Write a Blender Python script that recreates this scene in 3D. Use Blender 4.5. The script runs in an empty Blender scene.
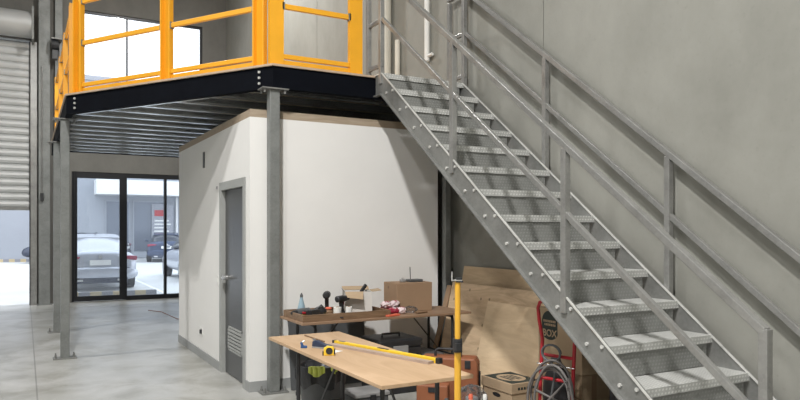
import bpy, bmesh, math, random
from mathutils import Vector, Matrix
random.seed(7)
S = bpy.context.scene
COL = S.collection
PI = math.pi

# ------------------------------------------------------------------ materials
def nodes(name):
    m = bpy.data.materials.new(name); m.use_nodes = True
    nt = m.node_tree; b = nt.nodes['Principled BSDF']
    return m, nt, b
def ramp(nt, src, stops):
    r = nt.nodes.new('ShaderNodeValToRGB'); e = r.color_ramp.elements
    while len(e) < len(stops): e.new(0.5)
    for i, (p, c) in enumerate(stops):
        e[i].position = p; e[i].color = (c[0], c[1], c[2], 1) if not isinstance(c, float) else (c, c, c, 1)
    nt.links.new(src, r.inputs['Fac']); return r.outputs['Color']
def coords(nt, scale=(1, 1, 1), rot=(0, 0, 0), loc=(0, 0, 0), kind='Object'):
    t = nt.nodes.new('ShaderNodeTexCoord'); mp = nt.nodes.new('ShaderNodeMapping')
    mp.inputs['Scale'].default_value = scale; mp.inputs['Rotation'].default_value = rot; mp.inputs['Location'].default_value = loc
    nt.links.new(t.outputs[kind], mp.inputs['Vector']); return mp.outputs['Vector']
def noise(nt, vec, scale, detail=4, rough=.6, dist=0):
    n = nt.nodes.new('ShaderNodeTexNoise'); n.inputs['Scale'].default_value = scale
    n.inputs['Detail'].default_value = detail; n.inputs['Roughness'].default_value = rough
    n.inputs['Distortion'].default_value = dist
    nt.links.new(vec, n.inputs['Vector']); return n.outputs['Fac']
def bump(nt, b, src, strength, dist=.01):
    n = nt.nodes.new('ShaderNodeBump'); n.inputs['Strength'].default_value = strength; n.inputs['Distance'].default_value = dist
    nt.links.new(src, n.inputs['Height']); nt.links.new(n.outputs['Normal'], b.inputs['Normal'])
def mixc(nt, fac, a, bcol, mode='MIX'):
    n = nt.nodes.new('ShaderNodeMix'); n.data_type = 'RGBA'; n.blend_type = mode
    for s, v in ((n.inputs[0], fac), (n.inputs[6], a), (n.inputs[7], bcol)):
        if isinstance(v, (int, float)): s.default_value = v
        elif isinstance(v, tuple): s.default_value = (*v, 1)
        else: nt.links.new(v, s)
    return n.outputs[2]
def mth(nt, op, a, b=None, c=None):
    n = nt.nodes.new('ShaderNodeMath'); n.operation = op
    for i, v in enumerate((a, b, c)):
        if v is None: continue
        if isinstance(v, (int, float)): n.inputs[i].default_value = v
        else: nt.links.new(v, n.inputs[i])
    return n.outputs[0]
def sep(nt, vec):
    n = nt.nodes.new('ShaderNodeSeparateXYZ'); nt.links.new(vec, n.inputs[0]); return n.outputs

def plain(name, col, rough=.5, metal=0.0, var=.12, scale=8, bmp=0.0):
    """painted / moulded surface with faint mottling"""
    m, nt, b = nodes(name)
    v = coords(nt); n = noise(nt, v, scale)
    lo = tuple(c * (1 - var) for c in col); hi = tuple(min(1, c * (1 + var)) for c in col)
    nt.links.new(ramp(nt, n, [(.3, lo), (.7, hi)]), b.inputs['Base Color'])
    b.inputs['Roughness'].default_value = rough; b.inputs['Metallic'].default_value = metal
    if bmp: bump(nt, b, n, bmp)
    return m
def galv(name, col=(.40, .41, .41), rough=.42, metal=.55):
    m, nt, b = nodes(name)
    v = coords(nt)
    vo = nt.nodes.new('ShaderNodeTexVoronoi'); vo.inputs['Scale'].default_value = 60
    nt.links.new(v, vo.inputs['Vector'])
    n = noise(nt, v, 5, 5)
    c1 = ramp(nt, n, [(.3, tuple(x * .8 for x in col)), (.72, tuple(x * 1.2 for x in col))])
    f = mth(nt, 'MULTIPLY', sep(nt, vo.outputs['Color'])[0], .22)
    nt.links.new(mixc(nt, f, c1, tuple(min(1, x * 1.5) for x in col)), b.inputs['Base Color'])
    b.inputs['Roughness'].default_value = rough; b.inputs['Metallic'].default_value = metal
    return m
def checker_plate(name, col=(.33, .34, .34), hi=1.5):
    m, nt, b = nodes(name)
    s = sep(nt, coords(nt))
    yz = mth(nt, 'ADD', s[1], s[2])
    k = 2 * PI / .06
    p = mth(nt, 'SINE', mth(nt, 'MULTIPLY', mth(nt, 'ADD', s[0], mth(nt, 'MULTIPLY', yz, .9)), k))
    q = mth(nt, 'SINE', mth(nt, 'MULTIPLY', mth(nt, 'SUBTRACT', s[0], mth(nt, 'MULTIPLY', yz, 1.6)), k))
    h = mth(nt, 'MULTIPLY', p, q)
    hh = ramp(nt, h, [(.25, 0.0), (.45, 1.0)])
    n = noise(nt, coords(nt), 6, 5)
    base = ramp(nt, n, [(.3, tuple(x * .85 for x in col)), (.7, tuple(x * 1.1 for x in col))])
    nt.links.new(mixc(nt, hh, base, tuple(x * hi for x in col)), b.inputs['Base Color'])
    b.inputs['Roughness'].default_value = .45; b.inputs['Metallic'].default_value = .2
    bump(nt, b, hh, .5, .003)
    return m
def wood(name, light, dark, scale=1.0, rot=(0, 0, 0), rough=.55, knots=False, axis=0, stretch=9):
    m, nt, b = nodes(name)
    sc = [stretch * scale] * 3; sc[axis] = 1.0 * scale
    v = coords(nt, tuple(sc), rot)
    n = noise(nt, v, 1.6, 6, .65, 1.2)
    c = ramp(nt, n, [(.32, dark), (.5, tuple((a + d) / 2 for a, d in zip(light, dark))), (.68, light)])
    if knots:
        vo = nt.nodes.new('ShaderNodeTexVoronoi'); vo.voronoi_dimensions = '2D'; vo.inputs['Scale'].default_value = 4.2
        nt.links.new(coords(nt, (1, 1, 1), (0, PI / 2, 0)), vo.inputs['Vector'])
        f = ramp(nt, vo.outputs['Distance'], [(.035, 1.0), (.075, 0.0)])
        c = mixc(nt, mth(nt, 'MULTIPLY', f, .75), c, tuple(x * .35 for x in dark))
    nt.links.new(c, b.inputs['Base Color']); b.inputs['Roughness'].default_value = rough
    return m
def concrete_floor():
    m, nt, b = nodes('polished_concrete_floor')
    v = coords(nt)
    n1 = noise(nt, v, .8, 5, .55, .3); n2 = noise(nt, coords(nt, loc=(4, 2, 0)), 2.4, 6, .6, .3); n3 = noise(nt, v, 40, 3)
    c = ramp(nt, n1, [(.34, (.34, .34, .315)), (.5, (.46, .46, .44)), (.66, (.54, .54, .525))])
    c = mixc(nt, .35, c, ramp(nt, n2, [(.35, (.31, .31, .285)), (.65, (.56, .56, .55))]))
    c = mixc(nt, .12, c, ramp(nt, n3, [(.3, (.4, .4, .4)), (.7, (.65, .65, .65))]))
    n4 = noise(nt, coords(nt, (1, 1.0, 1), loc=(2, 7, 0)), 1.5, 7, .62, .5)
    c = mixc(nt, .75, c, ramp(nt, n4, [(.40, (.66, .65, .60)), (.50, (.9, .9, .88)), (.58, (1, 1, 1))]), 'MULTIPLY')
    s = sep(nt, v)
    d = mth(nt, 'ABSOLUTE', mth(nt, 'SUBTRACT', s[0], .10))
    j = ramp(nt, mth(nt, 'MULTIPLY', d, 60), [(.25, 1.0), (.55, 0.0)])
    c = mixc(nt, mth(nt, 'MULTIPLY', j, .55), c, (.12, .12, .115))
    nt.links.new(c, b.inputs['Base Color'])
    nt.links.new(ramp(nt, n2, [(.30, .30), (.70, .37)]), b.inputs['Roughness'])
    b.inputs['Specular IOR Level'].default_value = .5
    bump(nt, b, n2, .02, .01)
    return m
def concrete_wall(name, lo, mid, hi):
    m, nt, b = nodes(name)
    v = coords(nt)
    n1 = noise(nt, v, .55, 6, .6, .5); n2 = noise(nt, coords(nt, (1, 1, .6)), 2.2, 8, .68); n3 = noise(nt, v, 30, 3)
    c = ramp(nt, n1, [(.28, lo), (.5, mid), (.74, hi)])
    c = mixc(nt, .35, c, ramp(nt, n2, [(.35, lo), (.65, hi)]))
    p = ramp(nt, n3, [(.2, .8), (.4, 1.0)])
    c = mixc(nt, .5, c, p, 'MULTIPLY')
    nt.links.new(c, b.inputs['Base Color']); b.inputs['Roughness'].default_value = .8
    bump(nt, b, n2, .12, .01)
    return m
def glass_mat(name, tint=(.93, .96, .98), haze=.045):
    m, nt, b = nodes(name); nt.nodes.remove(b)
    out = [n for n in nt.nodes if n.type == 'OUTPUT_MATERIAL'][0]
    tr = nt.nodes.new('ShaderNodeBsdfTransparent'); tr.inputs[0].default_value = (*tint, 1)
    gl = nt.nodes.new('ShaderNodeBsdfGlossy'); gl.inputs['Roughness'].default_value = .02
    fr = nt.nodes.new('ShaderNodeFresnel'); fr.inputs[0].default_value = 1.5
    mx = nt.nodes.new('ShaderNodeMixShader')
    nt.links.new(fr.outputs[0], mx.inputs[0]); nt.links.new(tr.outputs[0], mx.inputs[1]); nt.links.new(gl.outputs[0], mx.inputs[2])
    tl = nt.nodes.new('ShaderNodeBsdfTranslucent'); tl.inputs[0].default_value = (.85, .87, .92, 1)
    m2 = nt.nodes.new('ShaderNodeMixShader'); m2.inputs[0].default_value = haze  # pale translucency painting a washed-out haze over the view behind
    nt.links.new(mx.outputs[0], m2.inputs[1]); nt.links.new(tl.outputs[0], m2.inputs[2])
    nt.links.new(m2.outputs[0], out.inputs[0]); return m
def stripes(name, a, bcol, period, axis=0, duty=.5, rough=.6):
    m, nt, b = nodes(name)
    s = sep(nt, coords(nt)); f = mth(nt, 'FRACT', mth(nt, 'DIVIDE', s[axis], period))
    g = mth(nt, 'GREATER_THAN', f, duty)
    nt.links.new(mixc(nt, g, a, bcol), b.inputs['Base Color']); b.inputs['Roughness'].default_value = rough
    return m

GALV = galv('galvanised_steel', (.235, .238, .23), .42, .4)
GALV_D = galv('galvanised_column_steel', (.22, .23, .225), .5, .3)
GALV_L = galv('galvanised_rail_steel', (.30, .30, .292), .32, .5)
GALV_P = galv('galvanised_purlin_steel', (.80, .81, .80), .25, .75)
GALV_E = galv('galvanised_edge_glint', (.62, .62, .60), .4, .3)  # brighter copy of the steel; paints the stringer edge glint, also on bolts
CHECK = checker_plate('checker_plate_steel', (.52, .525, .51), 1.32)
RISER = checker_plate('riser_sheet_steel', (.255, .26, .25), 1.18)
FLOOR = concrete_floor()
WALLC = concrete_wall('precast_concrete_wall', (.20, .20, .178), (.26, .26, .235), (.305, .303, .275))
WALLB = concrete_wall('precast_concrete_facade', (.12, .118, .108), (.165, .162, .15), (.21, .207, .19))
PLASTER = plain('white_plasterboard', (.83, .825, .81), .75, 0, .02, 2)
SKIRT = plain('grey_skirting_vinyl', (.34, .35, .35), .6, 0, .06, 4)
CEIL = plain('roof_lining', (.35, .35, .34), .8, 0, .05)
BEAM = plain('black_painted_steel', (.003, .004, .007), .8, 0, .2)
BEAM.node_tree.nodes['Principled BSDF'].inputs['Specular IOR Level'].default_value = .08
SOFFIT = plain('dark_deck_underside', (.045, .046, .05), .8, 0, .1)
DECK = wood('particleboard_deck', (.55, .42, .30), (.42, .32, .24), 3, stretch=1)
YELLOW = plain('safety_yellow_paint', (.84, .40, .02), .42, 0, .06, 3)
POLEY = plain('pole_yellow_paint', (.74, .40, .04), .4, 0, .05, 5)
YELLOW2 = plain('bright_yellow_paint', (.83, .56, .04), .4, 0, .05, 5)
TIMBER = wood('pine_wall_plate', (.44, .36, .27), (.32, .25, .18), 2)
TABLETOP = wood('plywood_table_sheet', (.53, .37, .23), (.43, .285, .165), .9, axis=1, stretch=5)
TABLETOP2 = wood('dark_plywood_table_sheet', (.34, .22, .14), (.25, .155, .095), .9, axis=0, stretch=5)
PLY = wood('construction_plywood', (.80, .61, .41), (.52, .37, .23), 1.0, knots=True, axis=1, stretch=5)
PLY3 = wood('darker_plywood', (.62, .47, .30), (.46, .33, .20), .8, axis=1, stretch=6)  # darker tone setting the rear sheet off from the front one
PLY2 = wood('clean_plywood_offcut', (.84, .66, .45), (.66, .49, .31), 1.0, axis=1, stretch=5)
TRAYW = wood('stained_tray_timber', (.27, .17, .10), (.15, .09, .05), 2)
BLACKP = plain('black_powder_coat', (.018, .018, .02), .45, 0, .2)
BLACKR = plain('black_plastic', (.022, .023, .026), .5, 0, .25)
DGREY = plain('dark_grey_plastic', (.09, .095, .10), .5, 0, .15)
MGREY = plain('mid_grey_plastic', (.30, .30, .30), .55, 0, .1)
ALU = plain('black_aluminium_frame', (.012, .013, .016), .4, .0, .1)
DOORM = plain('grey_door_paint', (.07, .073, .075), .30, .25, .06, 3)
FRAMEM = plain('grey_frame_paint', (.36, .37, .36), .5, 0, .05)
CHROME = plain('chrome', (.75, .75, .75), .4, 1, .05)
WHITEP = plain('white_plastic', (.78, .78, .76), .5, 0, .04)
PVC = plain('cream_downpipe_plastic', (.72, .70, .62), .5, 0, .04)
CARD = plain('brown_cardboard', (.34, .225, .14), .85, 0, .08, 3)
CARD2 = plain('kraft_cardboard', (.42, .31, .20), .85, 0, .06, 3)
CARDW = plain('white_faced_cardboard', (.66, .64, .61), .8, 0, .05, 3)
INK = plain('dark_green_print', (.025, .035, .03), .7, 0, .1)
REDP = plain('red_enamel', (.42, .02, .03), .38, 0, .12)
HOSE = plain('grey_rubber_hose', (.15, .14, .135), .5, 0, .15)
ORANGE = plain('terracotta_orange_plastic', (.28, .10, .045), .55, 0, .08)
REDO = plain('coral_plastic', (.75, .16, .09), .5, 0, .08)
BLUEP = plain('blue_plastic', (.03, .09, .25), .45, 0, .15)
NAVYM = plain('navy_metal', (.05, .07, .13), .35, .4, .2)
BOTTLEB = plain('pale_blue_plastic', (.30, .42, .50), .35, 0, .08)
HIVIS = plain('hi_vis_fabric', (.62, .70, .16), .8, 0, .15, 20)
BAGM = plain('black_bin_bag', (.02, .021, .024), .4, 0, .4, 20, .4)
SHUT = plain('shutter_steel', (.52, .53, .53), .45, .3, .05, 2)
RUBBER = plain('tyre_rubber', (.02, .02, .02), .8, 0, .2)
CARS = plain('silver_car_paint', (.50, .52, .58), .25, .35, .03)
CARN = plain('navy_car_paint', (.05, .07, .13), .25, .3, .05)
CARK = plain('charcoal_car_paint', (.06, .07, .10), .25, .3, .05)
CARG = plain('car_glass', (.46, .48, .53), .12, .2, .05)
CARG2 = plain('dark_car_glass', (.03, .035, .05), .1, .2, .05)
TAIL = plain('red_tail_lamp', (.30, .025, .06), .25, 0, .1)
BWALL = plain('pale_blue_grey_render', (.34, .36, .40), .85, 0, .03, 1)
BWHITE = plain('white_fascia_panel', (.80, .80, .80), .7, 0, .02, 1)
BDARK = plain('shopfront_tinted_glass', (.14, .16, .20), .25, .2, .05, 1)
GROUND = plain('pale_concrete_yard', (.62, .62, .61), .9, 0, .04, 1)
LINEM = plain('white_line_paint', (.85, .85, .85), .8)
KERBM = stripes('yellow_black_kerb', (.52, .42, .26), (.27, .27, .29), .5, 0, .5)
GLASS = glass_mat('window_glass')
GLASSU = glass_mat('upper_window_glass', (.97, .97, .97))
CLEAR = glass_mat('clear_plastic_film', (.90, .91, .92), .16)
DEVICE = plain('pale_grey_device', (.55, .55, .53), .5)
SIGNP = plain('blue_grey_sign_board', (.30, .31, .35), .5)
SALMON = plain('pale_pink_toolcase', (.6, .5, .47), .5)
REDPK = plain('crimson_packet_film', (.35, .02, .05), .35, 0, .3, 30)
WHTPK = plain('white_packet_film', (.75, .62, .64), .4, 0, .15, 30)

# ------------------------------------------------------------------ mesh builder (world coordinates)
class MB:
    def __init__(s): s.b = bmesh.new()
    def _add(s, verts, faces, mat=None):
        vs = [s.b.verts.new(mat @ Vector(v) if mat else Vector(v)) for v in verts]
        for f in faces:
            try: s.b.faces.new([vs[i] for i in f])
            except ValueError: pass
        return s
    def box(s, x0, y0, z0, x1, y1, z1, mat=None):
        v = [(x, y, z) for x in (x0, x1) for y in (y0, y1) for z in (z0, z1)]
        return s._add(v, [(0, 1, 3, 2), (4, 6, 7, 5), (0, 4, 5, 1), (2, 3, 7, 6), (0, 2, 6, 4), (1, 5, 7, 3)], mat)
    def bar(s, p, q, w, h, up=(0, 0, 1)):
        p, q = Vector(p), Vector(q); d = (q - p).normalized(); u = Vector(up)
        if abs(d.dot(u)) > .99: u = Vector((0, 1, 0))
        x = d.cross(u).normalized(); y = x.cross(d).normalized()
        v = [c + x * a * w / 2 + y * e * h / 2 for c in (p, q) for a, e in ((-1, -1), (1, -1), (1, 1), (-1, 1))]
        return s._add(v, [(3, 2, 1, 0), (4, 5, 6, 7), (0, 1, 5, 4), (1, 2, 6, 5), (2, 3, 7, 6), (3, 0, 4, 7)])
    def cyl(s, p, q, r, r2=None, n=16, cap=True):
        p, q = Vector(p), Vector(q); r2 = r if r2 is None else r2
        d = (q - p).normalized(); u = Vector((0, 0, 1)) if abs(d.z) < .9 else Vector((1, 0, 0))
        x = d.cross(u).normalized(); y = d.cross(x)
        v = [c + (x * math.cos(2 * PI * i / n) + y * math.sin(2 * PI * i / n)) * rr for c, rr in ((p, r), (q, r2)) for i in range(n)]
        f = [(i, (i + 1) % n, n + (i + 1) % n, n + i) for i in range(n)]
        if cap: f += [tuple(range(n - 1, -1, -1)), tuple(range(n, 2 * n))]
        return s._add(v, f)
    def lathe(s, c, prof, n=20, mat=None):
        c = Vector(c); v = []; f = []
        for r, z in prof:
            v += [(c.x + r * math.cos(2 * PI * i / n), c.y + r * math.sin(2 * PI * i / n), c.z + z) for i in range(n)]
        for k in range(len(prof) - 1):
            f += [(k * n + i, k * n + (i + 1) % n, (k + 1) * n + (i + 1) % n, (k + 1) * n + i) for i in range(n)]
        f += [tuple(range(n - 1, -1, -1)), tuple((len(prof) - 1) * n + i for i in range(n))]
        return s._add(v, f, mat)
    def tube(s, pts, r, n=10, closed=False):
        P = [Vector(p) for p in pts]; m = len(P); v = []; f = []
        prev = None
        for i, p in enumerate(P):
            a = P[i - 1] if (i > 0 or closed) else P[i]; b = P[(i + 1) % m] if (i < m - 1 or closed) else P[i]
            d = (b - a).normalized()
            if prev is None:
                u = Vector((0, 0, 1)) if abs(d.z) < .9 else Vector((1, 0, 0)); x = d.cross(u).normalized()
            else:
                x = (prev - d * prev.dot(d)); x = x.normalized() if x.length > 1e-6 else d.orthogonal().normalized()
            prev = x; y = d.cross(x)
            v += [p + (x * math.cos(2 * PI * k / n) + y * math.sin(2 * PI * k / n)) * r for k in range(n)]
        for i in range(m if closed else m - 1):
            j = (i + 1) % m
            f += [(i * n + k, i * n + (k + 1) % n, j * n + (k + 1) % n, j * n + k) for k in range(n)]
        if not closed: f += [tuple(range(n - 1, -1, -1)), tuple((m - 1) * n + k for k in range(n))]
        return s._add(v, f)
    def prism(s, poly, a, b, axis='z', mat=None):
        """poly in the two other axes (x,y) (y,z) or (x,z), from a to b along axis"""
        def P(u, w, t): return {'z': (u, w, t), 'x': (t, u, w), 'y': (u, t, w)}[axis]
        n = len(poly); v = [P(u, w, a) for u, w in poly] + [P(u, w, b) for u, w in poly]
        f = [tuple(range(n - 1, -1, -1)), tuple(range(n, 2 * n))] + [(i, (i + 1) % n, n + (i + 1) % n, n + i) for i in range(n)]
        return s._add(v, f, mat)
    def ball(s, c, r, sc=(1, 1, 1), seg=16, jit=0, mat=None, seed=1):
        rnd = random.Random(seed); v = [(c[0], c[1], c[2] - r * sc[2])]; rings = seg // 2
        for i in range(1, rings):
            th = PI * i / rings
            for k in range(seg):
                ph = 2 * PI * k / seg; rr = r * (1 + rnd.uniform(-jit, jit))
                v.append((c[0] + rr * sc[0] * math.sin(th) * math.cos(ph), c[1] + rr * sc[1] * math.sin(th) * math.sin(ph), c[2] - rr * sc[2] * math.cos(th)))
        v.append((c[0], c[1], c[2] + r * sc[2])); t = len(v) - 1
        f = [(0, 1 + (k + 1) % seg, 1 + k) for k in range(seg)]
        for i in range(rings - 2):
            a = 1 + i * seg; b = a + seg
            f += [(a + k, a + (k + 1) % seg, b + (k + 1) % seg, b + k) for k in range(seg)]
        a = 1 + (rings - 2) * seg; f += [(a + k, a + (k + 1) % seg, t) for k in range(seg)]
        return s._add(v, f, mat)
    def rings(s, R, cap=True):
        n = len(R[0]); v = [p for r in R for p in r]; f = []
        for k in range(len(R) - 1):
            f += [(k * n + i, k * n + (i + 1) % n, (k + 1) * n + (i + 1) % n, (k + 1) * n + i) for i in range(n)]
        if cap: f += [tuple(range(n - 1, -1, -1)), tuple((len(R) - 1) * n + i for i in range(n))]
        return s._add(v, f)
    def xf(s, m):
        bmesh.ops.transform(s.b, matrix=m, verts=s.b.verts); return s

def finish(name, mb, mat, bevel=0.0, smooth=False):
    bmesh.ops.recalc_face_normals(mb.b, faces=mb.b.faces)
    me = bpy.data.meshes.new(name); mb.b.to_mesh(me); mb.b.free(); me.materials.append(mat)
    if smooth:
        for p in me.polygons: p.use_smooth = True
    o = bpy.data.objects.new(name, me); COL.objects.link(o)
    if bevel:
        mo = o.modifiers.new('bevel', 'BEVEL'); mo.width = bevel; mo.segments = 2; mo.limit_method = 'ANGLE'; mo.angle_limit = math.radians(50)
    if smooth:
        mo = o.modifiers.new('edges', 'EDGE_SPLIT'); mo.split_angle = math.radians(40)
    return o
def part(name, mb, mat, parent, bevel=0.0, smooth=False, label=None):
    """mesh given in world coordinates, stored relative to its parent"""
    off = Vector(); q = parent
    while q: off += q.location; q = q.parent
    mb.xf(Matrix.Translation(-off))
    o = finish(name, mb, mat, bevel, smooth); o.parent = parent
    if label: o['label'] = label
    return o
def thing(name, label, cat, loc, group=None):
    o = bpy.data.objects.new(name, None); COL.objects.link(o); o.location = loc; o.empty_display_size = .1
    o['label'] = label; o['category'] = cat
    if group: o['group'] = group
    return o
def solo(name, mb, mat, label, cat, group=None, bevel=0.0, smooth=False, kind=None):
    xs = [v.co.copy() for v in mb.b.verts]
    c = Vector(((min(v.x for v in xs) + max(v.x for v in xs)) / 2, (min(v.y for v in xs) + max(v.y for v in xs)) / 2, min(v.z for v in xs)))
    mb.xf(Matrix.Translation(-c)); o = finish(name, mb, mat, bevel, smooth); o.location = c
    o['label'] = label; o['category'] = cat
    if group: o['group'] = group
    if kind: o['kind'] = kind
    return o
def struct(name, mb, mat, label, parent=None, bevel=0.0):
    o = finish(name, mb, mat, bevel)
    if parent: o.parent = parent
    else: o['kind'] = 'structure'; o['category'] = name.split('_')[0]; o['label'] = label
    return o
def clone(o, loc=None, label=None, parent=None, rotz=None):
    c = o.copy(); COL.objects.link(c)
    if parent: c.parent = parent
    if loc is not None: c.location = loc
    if rotz is not None: c.rotation_euler.z = rotz
    if label: c['label'] = label
    for ch in list(o.children): clone(ch, parent=c)
    return c
def RZ(c, a):
    return Matrix.Translation(Vector(c)) @ Matrix.Rotation(a, 4, 'Z')
def text_mesh(txt, size, mat4, ext=.0006):
    cu = bpy.data.curves.new('lettering', 'FONT'); cu.body = txt; cu.size = size; cu.extrude = ext; cu.align_x = 'CENTER'; cu.align_y = 'CENTER'
    cu.offset = size * .02
    o = bpy.data.objects.new('lettering', cu); COL.objects.link(o)
    bpy.context.view_layer.update()
    me = bpy.data.meshes.new_from_object(o.evaluated_get(bpy.context.evaluated_depsgraph_get()))
    mb = MB(); mb.b.from_mesh(me); mb.xf(mat4)
    bpy.data.objects.remove(o); return mb

# ------------------------------------------------------------------ the building shell
WX, FY, FT = 4.225, 16.2, .16          # inner face of side wall, inner face of facade, wall thickness
CH = 8.4
struct('floor', MB().box(-8.2, -5.2, -.12, WX + .2, FY + FT, 0), FLOOR, 'polished grey concrete warehouse floor')
# right wall of precast panels with joints
m = MB(); joints = [-5.2, -.7, 4.86, 10.45, 14.1, FY + FT]
for a, b in zip(joints[:-1], joints[1:]): m.box(WX, a + .006, 0, WX + .18, b - .006, CH)
m.box(WX + .015, -5.2, 0, WX + .17, FY + FT, CH)
struct('wall_right', m, WALLC, 'tall precast concrete panel wall beside the staircase')
struct('wall_left', MB().box(-8.2, -5.2, 0, -8.0, FY + FT, CH), WALLC, 'far left concrete wall')
struct('wall_back', MB().box(-8.2, -5.4, 0, WX + .2, -5.2, CH), WALLC, 'concrete wall behind the viewpoint')
struct('ceiling', MB().box(-8.2, -5.2, CH, WX + .2, FY + FT, CH + .1), CEIL, 'high warehouse ceiling')
# facade with three openings
RX0, RX1, RZ1 = -4.3, .10, 5.55          # roller door opening
SX0, SX1, SZ1 = .88, 3.95, 2.84          # shopfront opening
UX0, UX1, UZ0, UZ1 = .94, 3.66, 3.3, 6.36 # upper window
m = MB(); y0, y1 = FY, FY + FT
m.box(-8.0, y0, 0, RX0, y1, CH); m.box(RX0, y0, RZ1, RX1, y1, CH); m.box(RX1, y0, 0, SX0, y1, CH)
m.box(SX0, y0, SZ1, WX, y1, UZ0); m.box(SX1, y0, 0, WX, y1, SZ1)
m.box(SX0, y0, UZ0, UX0, y1, CH); m.box(UX0, y0, UZ1, UX1, y1, CH); m.box(UX1, y0, UZ0, WX, y1, CH)
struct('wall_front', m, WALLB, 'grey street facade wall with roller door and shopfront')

def window(name, x0, x1, z0, z1, mulls, fr, label, glass):
    w = struct(name, MB().box(x0, y0 + .03, z0, x0 + fr, y0 + .10, z1).box(x1 - fr, y0 + .03, z0, x1, y0 + .10, z1)
               .box(x0 + fr, y0 + .03, z1 - fr, x1 - fr, y0 + .10, z1).box(x0 + fr, y0 + .03, z0, x1 - fr, y0 + .10, z0 + fr), ALU, label)
    mm = MB()
    for a, b in mulls: mm.box(a, y0 + .03, z0 + fr, b, y0 + .10, z1 - fr)
    struct('mullion', mm, ALU, '', w)
    edges = [x0 + fr] + [e for ab in mulls for e in ab] + [x1 - fr]
    for i in range(0, len(edges), 2):
        struct('pane', MB().box(edges[i], y0 + .062, z0 + fr, edges[i + 1], y0 + .068, z1 - fr), glass, '', w)
    return w
window('window_1', UX0, UX1, UZ0, UZ1, [(1.985, 2.02)], .05, 'wide upper window above the mezzanine', GLASSU)
# shopfront: a sliding glass door and fixed panes
w = struct('window_2', MB().box(SX0, y0 + .02, 0, SX0 + .05, y0 + .12, SZ1).box(SX1 - .05, y0 + .02, 0, SX1, y0 + .12, SZ1)
           .box(SX0 + .05, y0 + .02, SZ1 - .10, SX1 - .05, y0 + .12, SZ1).box(2.0, y0 + .02, 0, SX1 - .05, y0 + .12, .10)
           .box(2.80, y0 + .02, .10, 2.855, y0 + .12, SZ1 - .10).box(1.93, y0 + .02, 0, 2.0, y0 + .12, SZ1 - .10), ALU, 'black aluminium framed shopfront glazing')
struct('pane', MB().box(2.0, y0 + .07, .10, 2.80, y0 + .078, SZ1 - .10), GLASS, '', w)
struct('pane', MB().box(2.855, y0 + .07, .10, SX1 - .05, y0 + .078, SZ1 - .10), GLASS, '', w)
d = struct('door_1', MB().box(SX0 + .05, y0 - .02, .02, SX0 + .11, y0 + .02, SZ1 - .02).box(1.84, y0 - .02, .02, 1.95, y0 + .02, SZ1 - .02)
           .box(SX0 + .11, y0 - .02, SZ1 - .14, 1.84, y0 + .02, SZ1 - .02).box(SX0 + .11, y0 - .02, .02, 1.84, y0 + .02, .13), ALU, 'black framed sliding glass door')
struct('pane', MB().box(SX0 + .11, y0 - .004, .13, 1.84, y0 + .004, SZ1 - .14), GLASS, '', d)
struct('door_handle', MB().box(1.87, y0 - .06, .95, 1.90, y0 - .045, 1.25).box(1.875, y0 - .045, .97, 1.895, y0 - .02, .99).box(1.875, y0 - .045, 1.21, 1.895, y0 - .02, 1.23), BLACKP, '', d)
struct('trim_1', MB().box(SX0, y0 - .05, 0, 1.98, y0 - .02, .018), GALV, 'sill track of the sliding door')

struct('trim_4', MB().box(1.0, y0 + .005, 2.775, 1.5, y0 + .02, 2.795), WHITEP, 'thin pale strip on the black header over the sliding door')
# roller shutter
t = thing('roller_shutter', 'grey steel roller shutter half raised over the bright doorway', 'roller door', ((RX0 + RX1) / 2, FY - .05, 2.03))
prof = []; zc = 2.03; nsl = 23; hh = (5.5 - 2.03) / nsl
for i in range(nsl):
    za = zc + i * hh
    prof += [(FY - .055, za), (FY - .083, za + hh * .2), (FY - .092, za + hh * .5), (FY - .083, za + hh * .8), (FY - .055, za + hh * .97)]
back = [(FY - .045, 5.5), (FY - .045, zc)]
part('curtain', MB().prism(prof + back, RX0 - .06, RX1 - .01, 'x'), SHUT, t)
part('bottom_rail', MB().box(RX0 - .06, FY - .088, 1.98, RX1 - .01, FY - .04, 2.05), GALV, t)
part('drum', MB().cyl((RX0 - .15, FY - .30, 5.80), (RX1 + .02, FY - .30, 5.80), .27, n=28), SHUT, t, smooth=True)
part('drum_bracket', MB().box(RX1 + .02, FY - .58, 5.45, RX1 + .06, FY, 6.12), GALV_D, t)
for x in (RX0 - .12, RX1 - .02): part('guide_channel', MB().box(x, FY - .12, 0, x + .14, FY - .09, 5.5).box(x, FY - .12, 0, x + .02, FY, 5.5).box(x + .12, FY - .09, 0, x + .14, FY, 5.5), GALV_L, t)
m = MB().cyl((.50, FY - .28, 5.45), (.62, FY - .28, 5.45), .11).cyl((.48, FY - .28, 5.45), (.50, FY - .28, 5.45), .14)
t = thing('chain_hoist', 'small dark winch motor mounted high beside the roller shutter', 'winch', (.5, FY, 5.3))
part('wheel', m, BLACKR, t, smooth=True)
part('bracket', MB().box(.48, FY - .38, 5.56, .68, FY - .082, 5.59).box(.64, FY - .12, 5.25, .68, FY - .082, 5.56), GALV, t)
part('motor_body', MB().box(.49, FY - .36, 5.14, .61, FY - .2, 5.34), DGREY, t, .02)
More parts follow.
